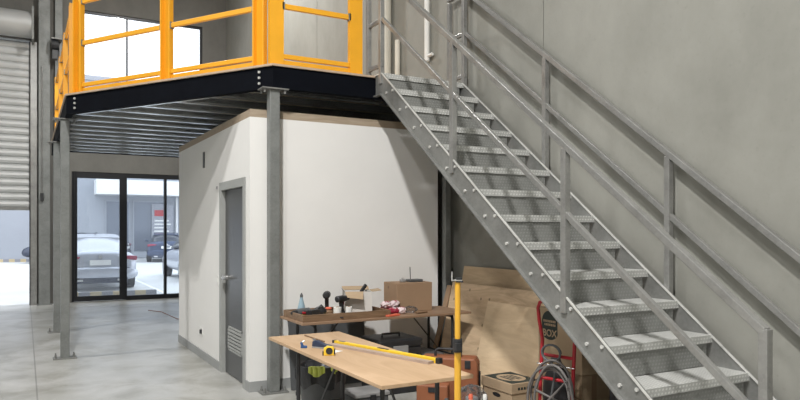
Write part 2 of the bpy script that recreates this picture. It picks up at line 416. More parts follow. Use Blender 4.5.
# steel portal column beside the shutter
t = thing('facade_steel_column', 'grey steel wall column between roller shutter and sliding glass door', 'column', (.36, FY - .12, 0))
part('shaft', MB().box(.25, FY - .20, 0, .46, FY - .19, 7.6).box(.25, FY - .01, 0, .46, FY, 7.6).box(.35, FY - .19, 0, .36, FY - .01, 7.6), GALV_D, t)
part('base_plate', MB().box(.22, FY - .24, 0, .50, FY - .0, .015), GALV_D, t)
part('conduit_box', MB().box(.28, FY - .26, 2.18, .34, FY - .2, 2.34), BLACKR, t, .005)
part('conduit', MB().cyl((.31, FY - .22, 2.34), (.31, FY - .22, 5.0), .012), GALV_L, t)
t = solo('steel_mullion_post', MB().box(.56, FY - .08, 0, .70, FY - .002, 6.5), GALV_D, 'narrow grey post on the facade left of the sliding glass door', 'post')

# ------------------------------------------------------------------ the white room under the mezzanine
OX, OY, OX1, OY1, OH = 1.89, 6.38, 4.02, 9.80, 2.65
DY0, DY1, DH = 6.56, 7.46, 2.03
struct('wall_office_front', MB().box(OX, OY, 0, OX1, OY + .09, OH), PLASTER, 'white plasterboard wall behind the tables')
struct('wall_office_side', MB().box(OX, OY + .09, 0, OX + .09, DY0, OH).box(OX, DY1, 0, OX + .09, OY1, OH).box(OX, DY0, DH, OX + .09, DY1, OH), PLASTER, 'white plasterboard wall with the grey door')
struct('wall_office_rear', MB().box(OX + .09, OY1 - .09, 0, OX1, OY1, OH), PLASTER, 'rear wall of the white room')
struct('wall_office_end', MB().box(OX1 - .09, OY + .09, 0, OX1, OY1 - .09, OH), PLASTER, 'end wall of the white room')
struct('trim_2', MB().box(OX, OY, OH, OX1, OY + .09, OH + .075).box(OX, OY + .09, OH, OX + .09, OY1, OH + .075), TIMBER, 'raw pine plate along the top of the white room walls')
struct('trim_3', MB().box(OX + .09, OY + .09, OH, OX1, OY1, OH + .02), PLY2, 'lid over the white room')
struct('baseboard_office_front', MB().box(OX - .012, OY - .012, 0, OX1, OY, .10), SKIRT, 'grey skirting of the white room')
struct('baseboard_office_side', MB().box(OX - .012, OY, 0, OX, DY0 - .05, .10).box(OX - .012, DY1 + .05, 0, OX, OY1, .10), SKIRT, 'grey skirting beside the grey door')
d = struct('door_2', MB().box(OX + .035, DY0 + .04, .01, OX + .075, DY1 - .04, DH - .04), DOORM, 'grey painted steel door in the white room wall')
struct('door_frame', MB().box(OX - .012, DY0 - .05, 0, OX + .09, DY0 + .035, DH + .05).box(OX - .012, DY1 - .035, 0, OX + .09, DY1 + .05, DH + .05).box(OX - .012, DY0 + .035, DH - .035, OX + .09, DY1 - .035, DH + .05), FRAMEM, '', d)
m = MB().box(OX + .025, DY0 + .18, .27, OX + .034, DY1 - .18, .29).box(OX + .025, DY0 + .18, .51, OX + .034, DY1 - .18, .53).box(OX + .025, DY0 + .18, .27, OX + .034, DY0 + .20, .53).box(OX + .025, DY1 - .20, .27, OX + .034, DY1 - .18, .53)
for i in range(6): m.box(OX + .02, DY0 + .19, .298 + i * .036, OX + .034, DY1 - .19, .322 + i * .036)
struct('door_vent', m, FRAMEM, '', d)
struct('door_handle', MB().cyl((OX + .034, 7.33, 1.045), (OX - .02, 7.33, 1.045), .026).cyl((OX - .025, 7.335, 1.045), (OX - .025, 7.19, 1.045), .011), CHROME, '', d)
t = thing('light_switch', 'white light switch on the wall left of the grey door', 'switch', (OX, 7.60, .95))
part('cover_plate', MB().box(OX - .008, 7.565, .94, OX, 7.635, 1.055), WHITEP, t, .003)
part('rocker', MB().box(OX - .014, 7.588, .975, OX - .008, 7.612, 1.02), WHITEP, t)
t = thing('power_outlet', 'low power outlet with dark socket on the white side wall', 'socket', (OX, 8.41, .28))
part('cover_plate', MB().box(OX - .008, 8.34, .28, OX, 8.48, .37), WHITEP, t, .003)
part('socket', MB().cyl((OX - .010, 8.39, .325), (OX - .008, 8.39, .325), .03).box(OX - .03, 8.36, .30, OX - .008, 8.40, .35), BLACKR, t)
solo('wall_vent', MB().box(OX - .012, 8.24, 2.31, OX, 8.30, 2.50), DGREY, 'small dark upright vent high on the white side wall', 'vent')
solo('wall_sensor', MB().box(OX - .015, 7.60, 2.02, OX, 7.64, 2.05), MGREY, 'tiny grey button left of the door top', 'sensor')

# ------------------------------------------------------------------ mezzanine
A = Vector((2.06, 6.20, 0)); B = Vector((.42, 8.75, 0)); MY1 = 13.7; DZ = 3.14
t = thing('mezzanine_platform', 'raised mezzanine platform with black edge beams and pale deck over the white room', 'mezzanine', (2.4, 10, 2.9))
def beam(p, q, name='edge_beam', d=.205, w=.075, z1=DZ - .022, inward=None):
    p = Vector((*p[:2], 0)); q = Vector((*q[:2], 0)); e = (q - p).normalized(); nrm = Vector((-e.y, e.x, 0))
    if inward and nrm.dot(Vector(inward) - p) < 0: nrm = -nrm
    m = MB(); o = nrm
    def slab(a, b, za, zb):
        v = [p + o * a, q + o * a, q + o * b, p + o * b]
        m.prism([(x.x, x.y) for x in v], za, zb)
    slab(0, .008, z1 - d, z1); slab(.008, w, z1 - .012, z1); slab(.008, w, z1 - d, z1 - d + .012)
    return part(name, m, BEAM, t)
ctr = (2.4, 10, 0)
beam(A, B, inward=ctr); beam(A, (3.085, 6.2), inward=ctr); beam(B, (.42, MY1), inward=ctr); beam((.43, MY1), (WX - .01, MY1), inward=ctr, d=.13)
beam((3.085, 6.2), (WX - .01, 6.2), inward=ctr)
e = (B - A).normalized(); nrm = Vector((e.y, -e.x, 0))
if nrm.dot(Vector(ctr) - A) < 0: nrm = -nrm
BZ0 = DZ - .022 - .205
part('deck', MB().prism([(A.x - .012, A.y - .02), (3.085, A.y - .02), (WX - .01, A.y - .02), (WX - .01, MY1), (B.x - .015, MY1), (B.x - .015, B.y - .012)], DZ - .02, DZ), DECK, t)
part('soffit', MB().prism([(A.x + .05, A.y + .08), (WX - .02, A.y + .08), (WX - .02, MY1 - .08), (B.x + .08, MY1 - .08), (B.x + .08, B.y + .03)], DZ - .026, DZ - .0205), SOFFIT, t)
pm = None; py = 6.72; k = 0
while py < MY1 - .15:
    xl = .53 if py > B.y else .53 + (B.y - py) / (B.y - A.y) * (A.x - B.x) - .02 + .03
    if py > B.y - .1: xl = .53
    z1 = DZ - .027; x1 = WX - .02
    m = MB().prism([(py + 0.075 - a_, z1 - b_) for a_, b_ in ((0, 0), (0, .15), (.075, .15), (.075, .128), (.070, .128), (.070, .145), (.004, .145), (.004, .004), (.075, .004), (.075, 0))], xl, x1, 'x')
    part('purlin', m, GALV_P, t); py += .46
for p, dv in ((A, (A - B).normalized()), (B, (B - A).normalized())):   # bolted splice plates near the ends of the diagonal beam
    c = p - dv * .16 - nrm * .003
    for z in (2.965, 3.020, 3.075): part('bolt', MB().cyl(c + Vector((0, 0, z)), c + Vector((0, 0, z)) - nrm * .014, .013, n=8), GALV_E, t)
i0, i1 = A + (B - A) * .30 + nrm * .085, A + (B - A) * .96 + nrm * .085
part('lit_flange_strip', MB().bar(i0 + Vector((0, 0, BZ0 + .004)), i1 + Vector((0, 0, BZ0 + .004)), .06, .006).bar(i0 + Vector((0, 0, BZ0 + .03)), i1 + Vector((0, 0, BZ0 + .03)), .006, .05), GALV_P, t)  # bright strip added for the lit inner flange of the diagonal beam

def column(x, y, top, label, w=.10, rot=0.0, cap=True, grp=None):
    t = thing('support_column', label, 'column', (x, y, 0))
    R = RZ((x, y, 0), rot)
    # rolled channel section, flanges and web
    part('shaft', MB().box(-w / 2, -w / 2, .016, w / 2, w / 2, top - .012, R), GALV_D, t, .006)
    part('base_plate', MB().box(-.13, -.08, 0, .13, .08, .016, R), GALV, t, .002)
    for sx in (-.1, .1):
        for sy in (-.05, .05):
            part('anchor_bolt', MB().cyl(R @ Vector((sx, sy, .016)), R @ Vector((sx, sy, .034)), .014, n=6).cyl(R @ Vector((sx, sy, .034)), R @ Vector((sx, sy, .062)), .008, n=8), GALV, t)
    if cap:
        part('cap_plate', MB().box(-.13, -.08, top - .012, .13, .08, top, R), GALV_L, t)
        for sx in (-.1, .1):
            for sy in (-.05, .05):
                part('cap_bolt', MB().cyl(R @ Vector((sx, sy, top - .045)), R @ Vector((sx, sy, top - .012)), .012, n=6), GALV, t)
    return t
BZ = DZ - .022 - .205
column(2.085, 6.265, BZ, 'tall grey steel column with bolted cap at the mezzanine corner', .10, 0)
column(.425, 9.17, BZ, 'grey steel column under left corner of mezzanine, nearer of the two on the left')
column(.43, 11.6, BZ, 'grey steel column on the left side behind another column, in front of sliding door')
column(4.09, 6.31, BZ, 'slim grey column between the white wall end and the concrete wall', .07, 0)

# ------------------------------------------------------------------ yellow guard rails on the mezzanine
def guard(pts, label, posts, loc):
    t = thing('safety_railing', label, 'railing', loc)
    P0, P1 = Vector((*pts[0], 0)), Vector((*pts[1], 0)); e = (P1 - P0).normalized(); L = (P1 - P0).length
    ang = math.atan2(e.y, e.x)
    for s_ in posts:
        c = P0 + e * s_; R = RZ((c.x, c.y, 0), ang)
        part('post', MB().box(-.07, -.025, DZ + .008, .07, -.018, DZ + 1.12, R).box(-.07, -.018, DZ + .008, -.055, .03, DZ + 1.12, R).box(.055, -.018, DZ + .008, .07, .03, DZ + 1.12, R), YELLOW, t)
        part('base_plate', MB().box(-.08, -.04, DZ, .08, .06, DZ + .008, R), YELLOW, t)
    for a, b in zip(posts[:-1], posts[1:]):
        p, q = P0 + e * (a + .07), P0 + e * (b - .07)
        for z, h in ((.58, .05), (1.06, .05)):
            part('rail', MB().bar(p + Vector((0, 0, DZ + z)), q + Vector((0, 0, DZ + z)), .035, h), YELLOW, t, .004)
            for r_ in (p, q):
                part('clamp', MB().bar(r_ + Vector((0, 0, DZ + z)) - e * .012, r_ + Vector((0, 0, DZ + z)) + e * .012, .05, h + .02), GALV, t)
        part('rail', MB().bar(p + Vector((0, 0, DZ + .095)), q + Vector((0, 0, DZ + .095)), .035, .045), YELLOW, t, .004)
        part('toe_board', MB().bar(p + Vector((0, 0, DZ + .032)), q + Vector((0, 0, DZ + .032)), .012, .056), YELLOW, t)
    return t
off = nrm * .06
L = (B - A).length
guard(((A + off).to_2d(), (B + off).to_2d()), 'yellow safety railing along the diagonal edge of the mezzanine', [.21, L * .485, L - .14], (1.2, 7.6, DZ))
guard(((2.03, 6.26), (3.08, 6.26)), 'short yellow safety railing between mezzanine corner and stair top', [.08, .92], (2.5, 6.26, DZ))
guard(((.49, 8.92), (.49, MY1)), 'yellow safety railing receding along the left edge of the mezzanine', [.07, 1.45, 2.9, 4.5], (.49, 11, DZ))

# ------------------------------------------------------------------ staircase
SXL, SXR = 3.14, 4.13; NR = 15; RISE = DZ / NR; SLP = .765; GO = RISE / SLP; YT = 6.024
t = thing('steel_staircase', 'galvanised steel staircase with checker plate treads rising to the mezzanine', 'staircase', (3.6, 4, 0))
def zl(y): return DZ + (y - YT) * SLP
yb = YT - DZ / SLP
vd = .222
for x, o in ((SXL, -1), (SXR, 1)):
    poly = [(YT + .15, DZ), (YT, DZ), (yb + .02, zl(yb + .02)), (yb + .02, 0), (yb + vd / SLP, 0), (YT + .0, DZ - vd), (YT + .15, DZ - vd)]
    xa, xb = (x, x + .010) if o < 0 else (x - .010, x)
    m = MB().prism(poly, xa, xb, 'x')
    st = part('stringer', m, GALV, t)
    fx0, fx1 = (x - .028, x) if o < 0 else (x, x + .028)
    lo = [(yb + vd / SLP, 0), (YT, DZ - vd), (YT + .15, DZ - vd), (YT + .15, DZ - vd + .012), (YT - .005, DZ - vd + .012), (yb + vd / SLP - .016, 0)]
    hi = [(yb + .02, zl(yb + .02)), (YT, DZ), (YT + .15, DZ), (YT + .15, DZ - .010), (YT + .005, DZ - .010), (yb + .02, zl(yb + .02) - .012)]
    part('flange', MB().prism(lo, fx0, fx1, 'x'), GALV, st)
    part('flange', MB().prism(hi, (x - .012 if o < 0 else x - .024), (x if o < 0 else x - .010), 'x'), GALV_E, st)
m = MB()
x0, x1 = SXL + .010, SXR - .010
def tread_mesh(y, z, dep):
    return MB().prism([(y, z), (y + dep, z), (y + dep, z - .05), (y + dep - .005, z - .05), (y + dep - .005, z - .005), (y + .005, z - .005), (y + .005, z - .052), (y, z - .052)], x0, x1, 'x')
for k in range(0, NR):
    y, z = YT - GO * k, DZ - RISE * k
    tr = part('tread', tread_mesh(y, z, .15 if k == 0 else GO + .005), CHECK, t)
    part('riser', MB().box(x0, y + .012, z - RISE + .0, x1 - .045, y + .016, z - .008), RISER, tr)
    if k > 0:
        for bx, sgn in ((SXL, -1), (SXR, 1)):
            for dy in (.05, .18):
                c = Vector((bx, y + dy, z - .008))
                part('bolt', MB().cyl(c, c + Vector((sgn * .012, 0, 0)), .013, n=6), GALV_E, t)
PY = [2.01, 3.40, 4.75, YT + .03]
for x in (SXL - .0, SXR + .0):
    xx = x + (.02 if x < 3.6 else .0)
    lx = SXL + .004 if x < 3.6 else SXR + .022
    for y in PY:
        part('railing_post', MB().box(lx - .024, y - .024, (zl(y) - .13 if y > 2.1 else 0.0), lx + .024, y + .024, zl(y) + (.97 if y > 2.1 else 1.005)), GALV_L, t, .004)
    yt2 = 6.34
    part('railing_post', MB().box(lx - .022, yt2 - .022, DZ + .001, lx + .022, yt2 + .022, DZ + .95), GALV_L, t, .004)
    sl = Vector((0, 1, .75)).normalized(); upv = Vector((0, -.75, 1)).normalized()
    a = Vector((lx, PY[0] + .0, zl(PY[0]) + .992)); b = Vector((lx, YT, DZ + .992))
    part('handrail', MB().bar(a, b, .05, .044, up=(0, 0, 1)).bar(b, b + Vector((0, .34, 0)), .05, .044), GALV_L, t, .005)
    a = Vector((lx, PY[0], zl(PY[0]) + .54)); b = Vector((lx, YT, DZ + .54))
    part('mid_rail', MB().bar(a, b, .034, .04), GALV_L, t, .004)
    part('mid_rail', MB().bar(b, b + Vector((0, .32, 0)), .034, .04), GALV_L, t, .004)
    part('toe_rail', MB().bar(Vector((lx, YT, DZ + .085)), Vector((lx, YT + .32, DZ + .085)), .03, .04), GALV_L, t, .004)

# pipes on the side wall above the deck
solo('downpipe', MB().cyl((WX - .09, 7.86, DZ + .0), (WX - .09, 7.86, CH - .01), .085, n=24), PVC, 'thick cream downpipe on the wall behind the stair top', 'pipe', smooth=True)
solo('conduit_pipe', MB().cyl((WX - .04, 7.61, DZ + .0), (WX - .04, 7.61, 4.0), .034, n=16), PVC, 'thin white pipe just right of the thick cream downpipe', 'pipe', smooth=True)
t = thing('sprinkler_pipe', 'slim white pipe with small elbow, hanging above the treads', 'pipe', (WX - .04, 6.88, 3.68))
part('pipe', MB().cyl((WX - .04, 6.88, 3.57), (WX - .04, 6.88, CH - .01), .032, n=16), WHITEP, t, smooth=True)
part('elbow', MB().cyl((WX - .04, 6.88, 3.63), (WX - .04, 6.76, 3.63), .018, n=12), WHITEP, t, smooth=True)

# ------------------------------------------------------------------ trestle tables
def table(x0, y0, x1, y1, h, mat, long_axis, label, legs, thick=.022):
    t = thing('trestle_table', label, 'table', ((x0 + x1) / 2, (y0 + y1) / 2, 0))
    part('tabletop', MB().box(x0, y0, h - thick, x1, y1, h), mat, t, .003)
    zt = h - thick
    for (a, b, c, d) in legs:      # each: (pos along, lo across, hi across, brace dir)
        def W(al, ac, z): return (ac, al, z) if long_axis == 'y' else (al, ac, z)
        for ac in (b, c):
            part('leg', MB().tube([W(a, ac, .003), W(a, ac, zt - .05), W(a, ac + (.02 if ac == b else -.02), zt - .012)], .014, 10), BLACKP, t, smooth=True)
            part('foot', MB().cyl(W(a, ac, 0), W(a, ac, .03), .018, n=10), BLACKR, t)
        part('crossbar', MB().cyl(W(a, b, .14), W(a, c, .14), .011, n=10).cyl(W(a, b, zt - .02), W(a, c, zt - .02), .013, n=10), BLACKP, t, smooth=True)
        part('brace', MB().bar(W(a, (b + c) / 2, .33), W(a + d * .34, (b + c) / 2, zt - .01), .02, .006, up=(1, 0, 0)).bar(W(a, b, .33), W(a, c, .33), .014, .014), BLACKP, t)
    return t
T1 = .75
table(1.61, 3.10, 2.19, 4.95, T1, TABLETOP, 'y', 'light plywood topped folding table in front, carrying level and tape measure', [(4.50, 1.68, 2.02, -1), (3.34, 1.74, 2.10, 1)])
table(2.10, 5.53, 3.88, 6.12, T1, TABLETOP2, 'x', 'darker topped folding table against the white wall, carrying tray and boxes', [(2.25, 5.60, 6.05, 1), (3.70, 5.60, 6.05, -1)])

# ---- items on the front table
z = T1
a = Vector((1.905, 4.40, z)); b = Vector((2.19, 3.44, z)); e = (b - a).normalized()
t = thing('spirit_level', 'long yellow spirit level with black end cap lying on front table', 'spirit level', (a + b) / 2)
up = Vector((0, 0, 1)); sd = e.cross(up)
def lv(s0, s1, off0, zz0, zz1, mat, nm, w=.024):
    p = a + e * s0 + sd * off0; q = a + e * s1 + sd * off0; zz = (zz0 + zz1) / 2
    return part(nm, MB().bar(p + up * zz, q + up * zz, w, zz1 - zz0), mat, t, .002)
LL = (b - a).length
lv(.02, LL - .03, 0, .0, .030, YELLOW2, 'body'); lv(0, .02, 0, 0, .032, BLACKR, 'end_cap', .028); lv(LL - .03, LL, 0, 0, .034, BLACKR, 'end_cap', .034)
lv(.06, .12, 0, .028, .033, DGREY, 'vial', .015); lv(LL * .5 - .05, LL * .5 + .05, 0, .028, .033, BLACKR, 'vial', .018)
solo('level_side_strip', MB().bar(a + sd * .045 + e * .03 + up * .008, b + sd * .045 - e * .04 + up * .008, .05, .016), plain('level_shaded_side', (.42, .33, .28), .5, .1), 'thin pinkish strip painted as the shaded side of yellow level', 'shaded level side')  # pinkish strip painted as the level's shaded side face
t = thing('tape_measure', 'yellow tape measure with black front on the front table', 'tape measure', (1.70, 4.04, z))
R = RZ((1.715, 4.03, z), math.radians(-25)) @ Matrix.Scale(.85, 4)
part('body', MB().prism([(-.042, 0), (.042, 0), (.042, .045), (.028, .064), (-.015, .070), (-.042, .055)], -.024, .024, 'y', R), YELLOW2, t, .004)
part('blade_mouth', MB().box(-.052, -.018, 0, -.040, .018, .03, R), BLACKR, t)
part('label', MB().cyl(R @ Vector((0, -.0245, .035)), R @ Vector((0, -.027, .035)), .022, n=20), BLACKR, t)
part('grip', MB().box(.034, -.026, .008, .044, .026, .05, R), BLACKR, t, .003)
t = thing('block_plane', 'navy hand plane beside the yellow tape measure', 'hand plane', (1.79, 4.27, z))
R = RZ((1.775, 4.29, z), math.radians(-58)) @ Matrix.Scale(.75, 4)
part('sole', MB().box(-.10, -.03, 0, .10, .03, .012, R), MGREY, t, .002)
part('body', MB().prism([(-.10, .012), (.10, .012), (.095, .03), (.02, .042), (-.06, .07), (-.095, .06)], -.028, .028, 'y', R), NAVYM, t, .004)
part('blade', MB().prism([(-.03, .035), (-.10, .080), (-.103, .076), (-.035, .03)], -.02, .02, 'y', R), CHROME, t)
t = thing('glue_clamp', 'small blue clamp near the left corner of the front table', 'clamp', (1.665, 4.36, z))
R = RZ((1.665, 4.36, z), math.radians(-20)) @ Matrix.Scale(.7, 4)
part('jaw', MB().prism([(-.03, 0), (.035, 0), (.035, .022), (.0, .026), (-.008, .05), (-.022, .062), (-.034, .05), (-.026, .03)], -.014, .014, 'y', R), BLUEP, t, .003)
part('screw', MB().cyl(R @ Vector((-.02, 0, .055)), R @ Vector((.012, 0, .07)), .006), CHROME, t)
solo('pencil', MB().cyl((1.865, 4.86, z + .005), (1.885, 4.52, z + .005), .005, n=6), TRAYW, 'thin brown stick lying at the rear of the front table', 'stick')
solo('paper_slip', MB().box(-.05, -.035, 0, .05, .035, .002, RZ((1.79, 4.13, z), .5)), WHITEP, 'small white slip of paper by the tape measure', 'paper')

# ---- items on the back table
t = thing('timber_tray', 'shallow brown timber tray full of tools on the rear table', 'tray', (2.46, 5.80, z))
tx0, ty0, tx1, ty1 = 2.12, 5.57, 2.99, 6.08
m = MB().box(tx0, ty0, z, tx1, ty0 + .018, z + .062).box(tx0, ty1 - .018, z, tx1, ty1, z + .062).box(tx0, ty0 + .018, z, tx0 + .018, ty1 - .018, z + .062).box(tx1 - .018, ty0 + .018, z, tx1, ty1 - .018, z + .062)
part('rim', m, TRAYW, t, .002); part('base', MB().box(tx0 + .018, ty0 + .018, z, tx1 - .018, ty1 - .018, z + .008), TRAYW, t)
zt = z + .008
t = thing('glue_bottle', 'pale blue cone topped squeeze bottle standing in the timber tray', 'bottle', (2.255, 5.96, zt))
part('body', MB().lathe((2.255, 5.96, zt), [(.034, 0), (.037, .01), (.037, .07), (.030, .10), (.016, .155), (.012, .175)]), BOTTLEB, t, smooth=True)
part('cap', MB().lathe((2.255, 5.96, zt + .175), [(.014, 0), (.014, .018), (.008, .03), (.005, .04)]), DGREY, t, smooth=True)
def drill(x, y, rz, label, tilt=0.0, mat=BLACKR, col=DGREY, s=1.0, lying=False):
    t = thing('cordless_drill', label, 'drill', (x, y, zt))
    # standing on its battery: local x is the nose direction
    R = RZ((x, y, zt), rz) @ Matrix.Rotation(tilt, 4, 'Y') @ Matrix.Scale(s, 4)
    if lying: R = RZ((x, y, zt + .045), rz) @ Matrix.Rotation(PI / 2, 4, 'X') @ Matrix.Scale(s, 4)
    part('battery', MB().box(-.045, -.035, 0, .06, .035, .055, R), mat, t, .006)
    part('grip', MB().prism([(-.02, .055), (.022, .055), (.012, .16), (-.038, .16)], -.018, .018, 'y', R), mat, t, .008)
    part('motor_housing', MB().rings([[R @ Vector((xx, rr * math.cos(2 * PI * i / 16), .185 + rr * math.sin(2 * PI * i / 16))) for i in range(16)] for xx, rr in ((-.085, .022), (-.075, .034), (0, .036), (.05, .033), (.065, .028))]), col, t, smooth=True)
    part('chuck', MB().rings([[R @ Vector((xx, rr * math.cos(2 * PI * i / 16), .185 + rr * math.sin(2 * PI * i / 16))) for i in range(16)] for xx, rr in ((.065, .022), (.10, .022), (.125, .010))]), BLACKR, t, smooth=True)
    part('trigger', MB().box(.012, -.008, .12, .030, .008, .155, R), REDP, t, .003)
    return t
drill(2.515, 5.97, math.radians(62), 'upright black cordless drill, left of two in the tray', col=BLACKR)
drill(2.575, 5.755, math.radians(25), 'upright black drill with nose pointing to white box, right of two in tray', col=BLACKR, s=.88)
drill(2.30, 5.70, math.radians(200), 'black cordless tool lying in front of the blue bottle', lying=True, s=1.05)
t = thing('tool_pouch', 'lumpy black tool pouch at the left end of timber tray', 'pouch', (2.31, 5.80, zt))
part('body', MB().ball((2.37, 5.80, zt + .050), .06, (1.1, .8, .8), jit=.08), BLACKR, t, smooth=True); part('strap', MB().tube([(2.33, 5.77, zt + .08), (2.37, 5.76, zt + .115), (2.42, 5.78, zt + .07)], .008), DGREY, t)
def handle_tool(x, y, rz, label, ln=.18):
    t = thing('utility_knife', label, 'hand tool', (x, y, zt)); R = RZ((x, y, zt), rz)
    part('handle', MB().box(-ln / 2, -.015, .002, ln / 2, .015, .030, R), YELLOW2, t, .006)
    part('tip', MB().box(ln / 2, -.008, .01, ln / 2 + .05, .008, .02, R), BLACKR, t)
    return t
handle_tool(2.23, 5.86, math.radians(10), 'yellow handled tool at the left end of tray', .16)
t0 = handle_tool(2.42, 5.76, math.radians(-15), 'yellow handled tool in the middle of the tray', .2)
handle_tool(2.385, 5.62, math.radians(-25), 'yellow handled tool nearest the tray front edge', .16)
t = thing('sander_disc', 'coral and brown round tool in tray below the upright drills', 'tool', (2.485, 5.86, zt))
part('pad', MB().lathe((2.485, 5.86, zt), [(.03, 0), (.045, .012), (.045, .04), (.03, .055), (.01, .065)]), TRAYW, t, smooth=True)
part('cap', MB().lathe((2.485, 5.86, zt + .06), [(.028, 0), (.034, .008), (.02, .02)]), REDO, t, smooth=True)
for i, (x, y, lab) in enumerate(((2.49, 5.665, 'white paper roll standing in tray, left of the pair'), (2.60, 5.655, 'white paper roll standing in tray, right of the pair'))):
    t = thing('paper_roll', lab, 'roll', (x, y, zt), 'white rolls in the tray')
    part('sleeve', MB().cyl((x, y, zt), (x, y, zt + .098), .036 - .004 * i, n=24), WHITEP, t, smooth=True)
    part('core', MB().cyl((x, y, zt + .0985), (x, y, zt + .101), .014, n=16), CARD, t)
# open white carton
t = thing('open_carton', 'white cardboard carton with open brown flaps behind the paper rolls', 'box', (2.81, 5.86, zt))
R = RZ((2.80, 5.90, zt), math.radians(-18)); w, dd, h = .13, .11, .215
m = MB().box(-w, -dd, 0, w, dd, .004, R)
for a_, b_ in (((-w, -dd), (w, -dd + .004)), ((-w, dd - .004), (w, dd)), ((-w, -dd + .004), (-w + .004, dd - .004)), ((w - .004, -dd + .004), (w, dd - .004))):
    m.box(a_[0], a_[1], .004, b_[0], b_[1], h, R)
part('carton_body', m, CARDW, t)
part('flap', MB().prism([(-w, h), (-w - .02, h + .03), (-w - .018, h + .032), (-w + .003, h)], -dd, dd, 'y', R), CARDW, t)
part('flap', MB()._add([R @ Vector(p) for p in ((-w, -dd, h), (w * .35, -dd, h), (w * .25, -dd - .085, h - .065), (-w * .95, -dd - .085, h - .045), (-w, -dd + .004, h + .003), (w * .35, -dd + .004, h + .003), (w * .25, -dd - .083, h - .060), (-w * .95, -dd - .083, h - .040))],
     [(0, 1, 2, 3), (7, 6, 5, 4), (0, 4, 5, 1), (1, 5, 6, 2), (2, 6, 7, 3), (3, 7, 4, 0)]), CARD2, t)
part('flap', MB().prism([(w, h - .002), (w + .09, h + .01), (w + .09, h + .014), (w, h + .002)], -dd, dd, 'y', R), CARD2, t)
part('flap', MB().prism([(dd, h), (dd + .06, h + .03), (dd + .06, h + .034), (dd - .004, h + .003)], -w, w, 'x', R), CARD2, t)
R2 = Matrix.Translation((2.895, 5.87, zt + .006))
t = thing('hand_saw_handle', 'black tool handle poking up out of the white carton', 'tool', (2.9, 5.87, zt + .01))
part('shaft', MB().cyl((2.78, 5.89, zt + .006), (2.845, 5.905, zt + .21), .010), DGREY, t)
part('handle', MB().bar((2.842, 5.904, zt + .20), (2.905, 5.92, zt + .27), .028, .032), BLACKR, t, .008)
# crimson packets
rnd = random.Random(3)
pk = [(3.045, 5.80, 0, REDPK, 'crimson packet at left of heap'), (3.135, 5.86, 0, REDPK, 'crimson packet at rear middle of heap'), (3.10, 5.72, 0, REDPK, 'crimson and white packet at front of heap'), (3.05, 5.78, .055, WHTPK, 'pinkish white packet on top of heap, left'), (3.155, 5.81, .055, WHTPK, 'white packet on top of heap, right'), (3.185, 5.73, 0, WHTPK, 'white packet at right end of heap')]
for i, (x, y, dz, mt, lab) in enumerate(pk):
    R = RZ((x, y, z + dz), rnd.uniform(-1, 1))
    o = MB().ball((0, 0, .032), .06, (1.0, .75, .55), seg=14, jit=.17, mat=R, seed=i + 5)
    t = thing('packet', lab + ' on the rear table', 'packet', (x, y, z + dz), 'crimson and white packets')
    part('wrapper', o, mt, t)
    part('print', MB().ball((.01, 0, .050), .034, (1.0, .7, .5), seg=10, jit=.1, mat=R, seed=i), WHTPK if mt is REDPK else REDPK, t)
solo('foam_sander', MB().bar((2.94, 5.56, z + .010), (3.09, 5.60, z + .010), .05, .020), REDO, 'coral red flat strip at the front edge of rear table', 'strip', bevel=.006)
solo('chisel', MB().bar((3.30, 5.62, z + .009), (3.44, 5.66, z + .009), .03, .016), TRAYW, 'dark brown flat block near the right front of the rear table', 'block', bevel=.004)
solo('clear_bag', MB().ball((3.29, 5.72, z + .036), .062, (1.2, .8, .55), seg=14, jit=.14), CLEAR, 'crumpled clear plastic bag in front of brown cardboard box', 'bag')
t = thing('cardboard_box', 'closed brown cardboard box on the rear table against the white wall', 'box', (3.40, 5.95, z))
part('box_body', MB().box(3.195, 5.82, z, 3.60, 6.10, z + .285), CARD, t, .004)
part('lid_seam', MB().box(3.195, 5.954, z + .285, 3.60, 5.966, z + .2865), TRAYW, t)
part('hand_hole', MB().cyl((3.1935, 6.0, z + .235), (3.195, 6.0, z + .235), .014), TRAYW, t)
t = thing('wireless_router', 'flat dark gadget with an upright antenna on the brown box', 'router', (3.5, 5.93, z + .2865))
zb = z + .2865
part('housing', MB().box(3.38, 5.88, zb, 3.53, 5.98, zb + .026), DGREY, t, .006)
part('antenna', MB().cyl((3.41, 5.93, zb + .024), (3.405, 5.93, zb + .15), .004, n=8), BLACKR, t)
t = thing('metal_clip', 'small grey metal piece left of the antenna gadget', 'metal piece', (3.38, 5.93, zb))
part('body', MB().box(3.29, 5.90, zb, 3.345, 5.95, zb + .03), MGREY, t, .01); part('knob', MB().cyl((3.315, 5.925, zb + .03), (3.315, 5.925, zb + .045), .012), CHROME, t)

# ------------------------------------------------------------------ under the tables
t = thing('rubbish_bin', 'round black bin lined with a black bag below the front table', 'bin', (2.14, 5.22, 0))
c = (2.14, 5.20, 0)
part('bucket', MB().lathe(c, [(.14, 0), (.15, .02), (.185, .42), (.19, .43), (.18, .43), (.175, .40)], 24), DGREY, t, smooth=True)
pts = []; 
R_ = []
for (rr, zz, am) in ((.190, .30, .010), (.200, .36, .014), (.204, .42, .010), (.198, .455, .006), (.175, .452, .008), (.16, .40, .01), (.10, .36, .01)):
    R_.append([Vector((c[0] + (rr + am * math.sin(7 * a_) + am * .6 * math.sin(13 * a_ + 1)) * math.cos(a_), c[1] + (rr + am * math.sin(7 * a_) + am * .6 * math.sin(13 * a_ + 1)) * math.sin(a_), zz + (.03 * math.sin(5 * a_) if rr == .19 else 0))) for a_ in [2 * PI * i / 40 for i in range(40)]])
bl = MB(); bl.rings(R_, cap=False); part('bin_bag', bl, BAGM, t, smooth=True)
t = thing('hi_vis_vest', 'fluorescent yellow vest draped over the black bin rim', 'vest', (2.05, 5.06, .40))
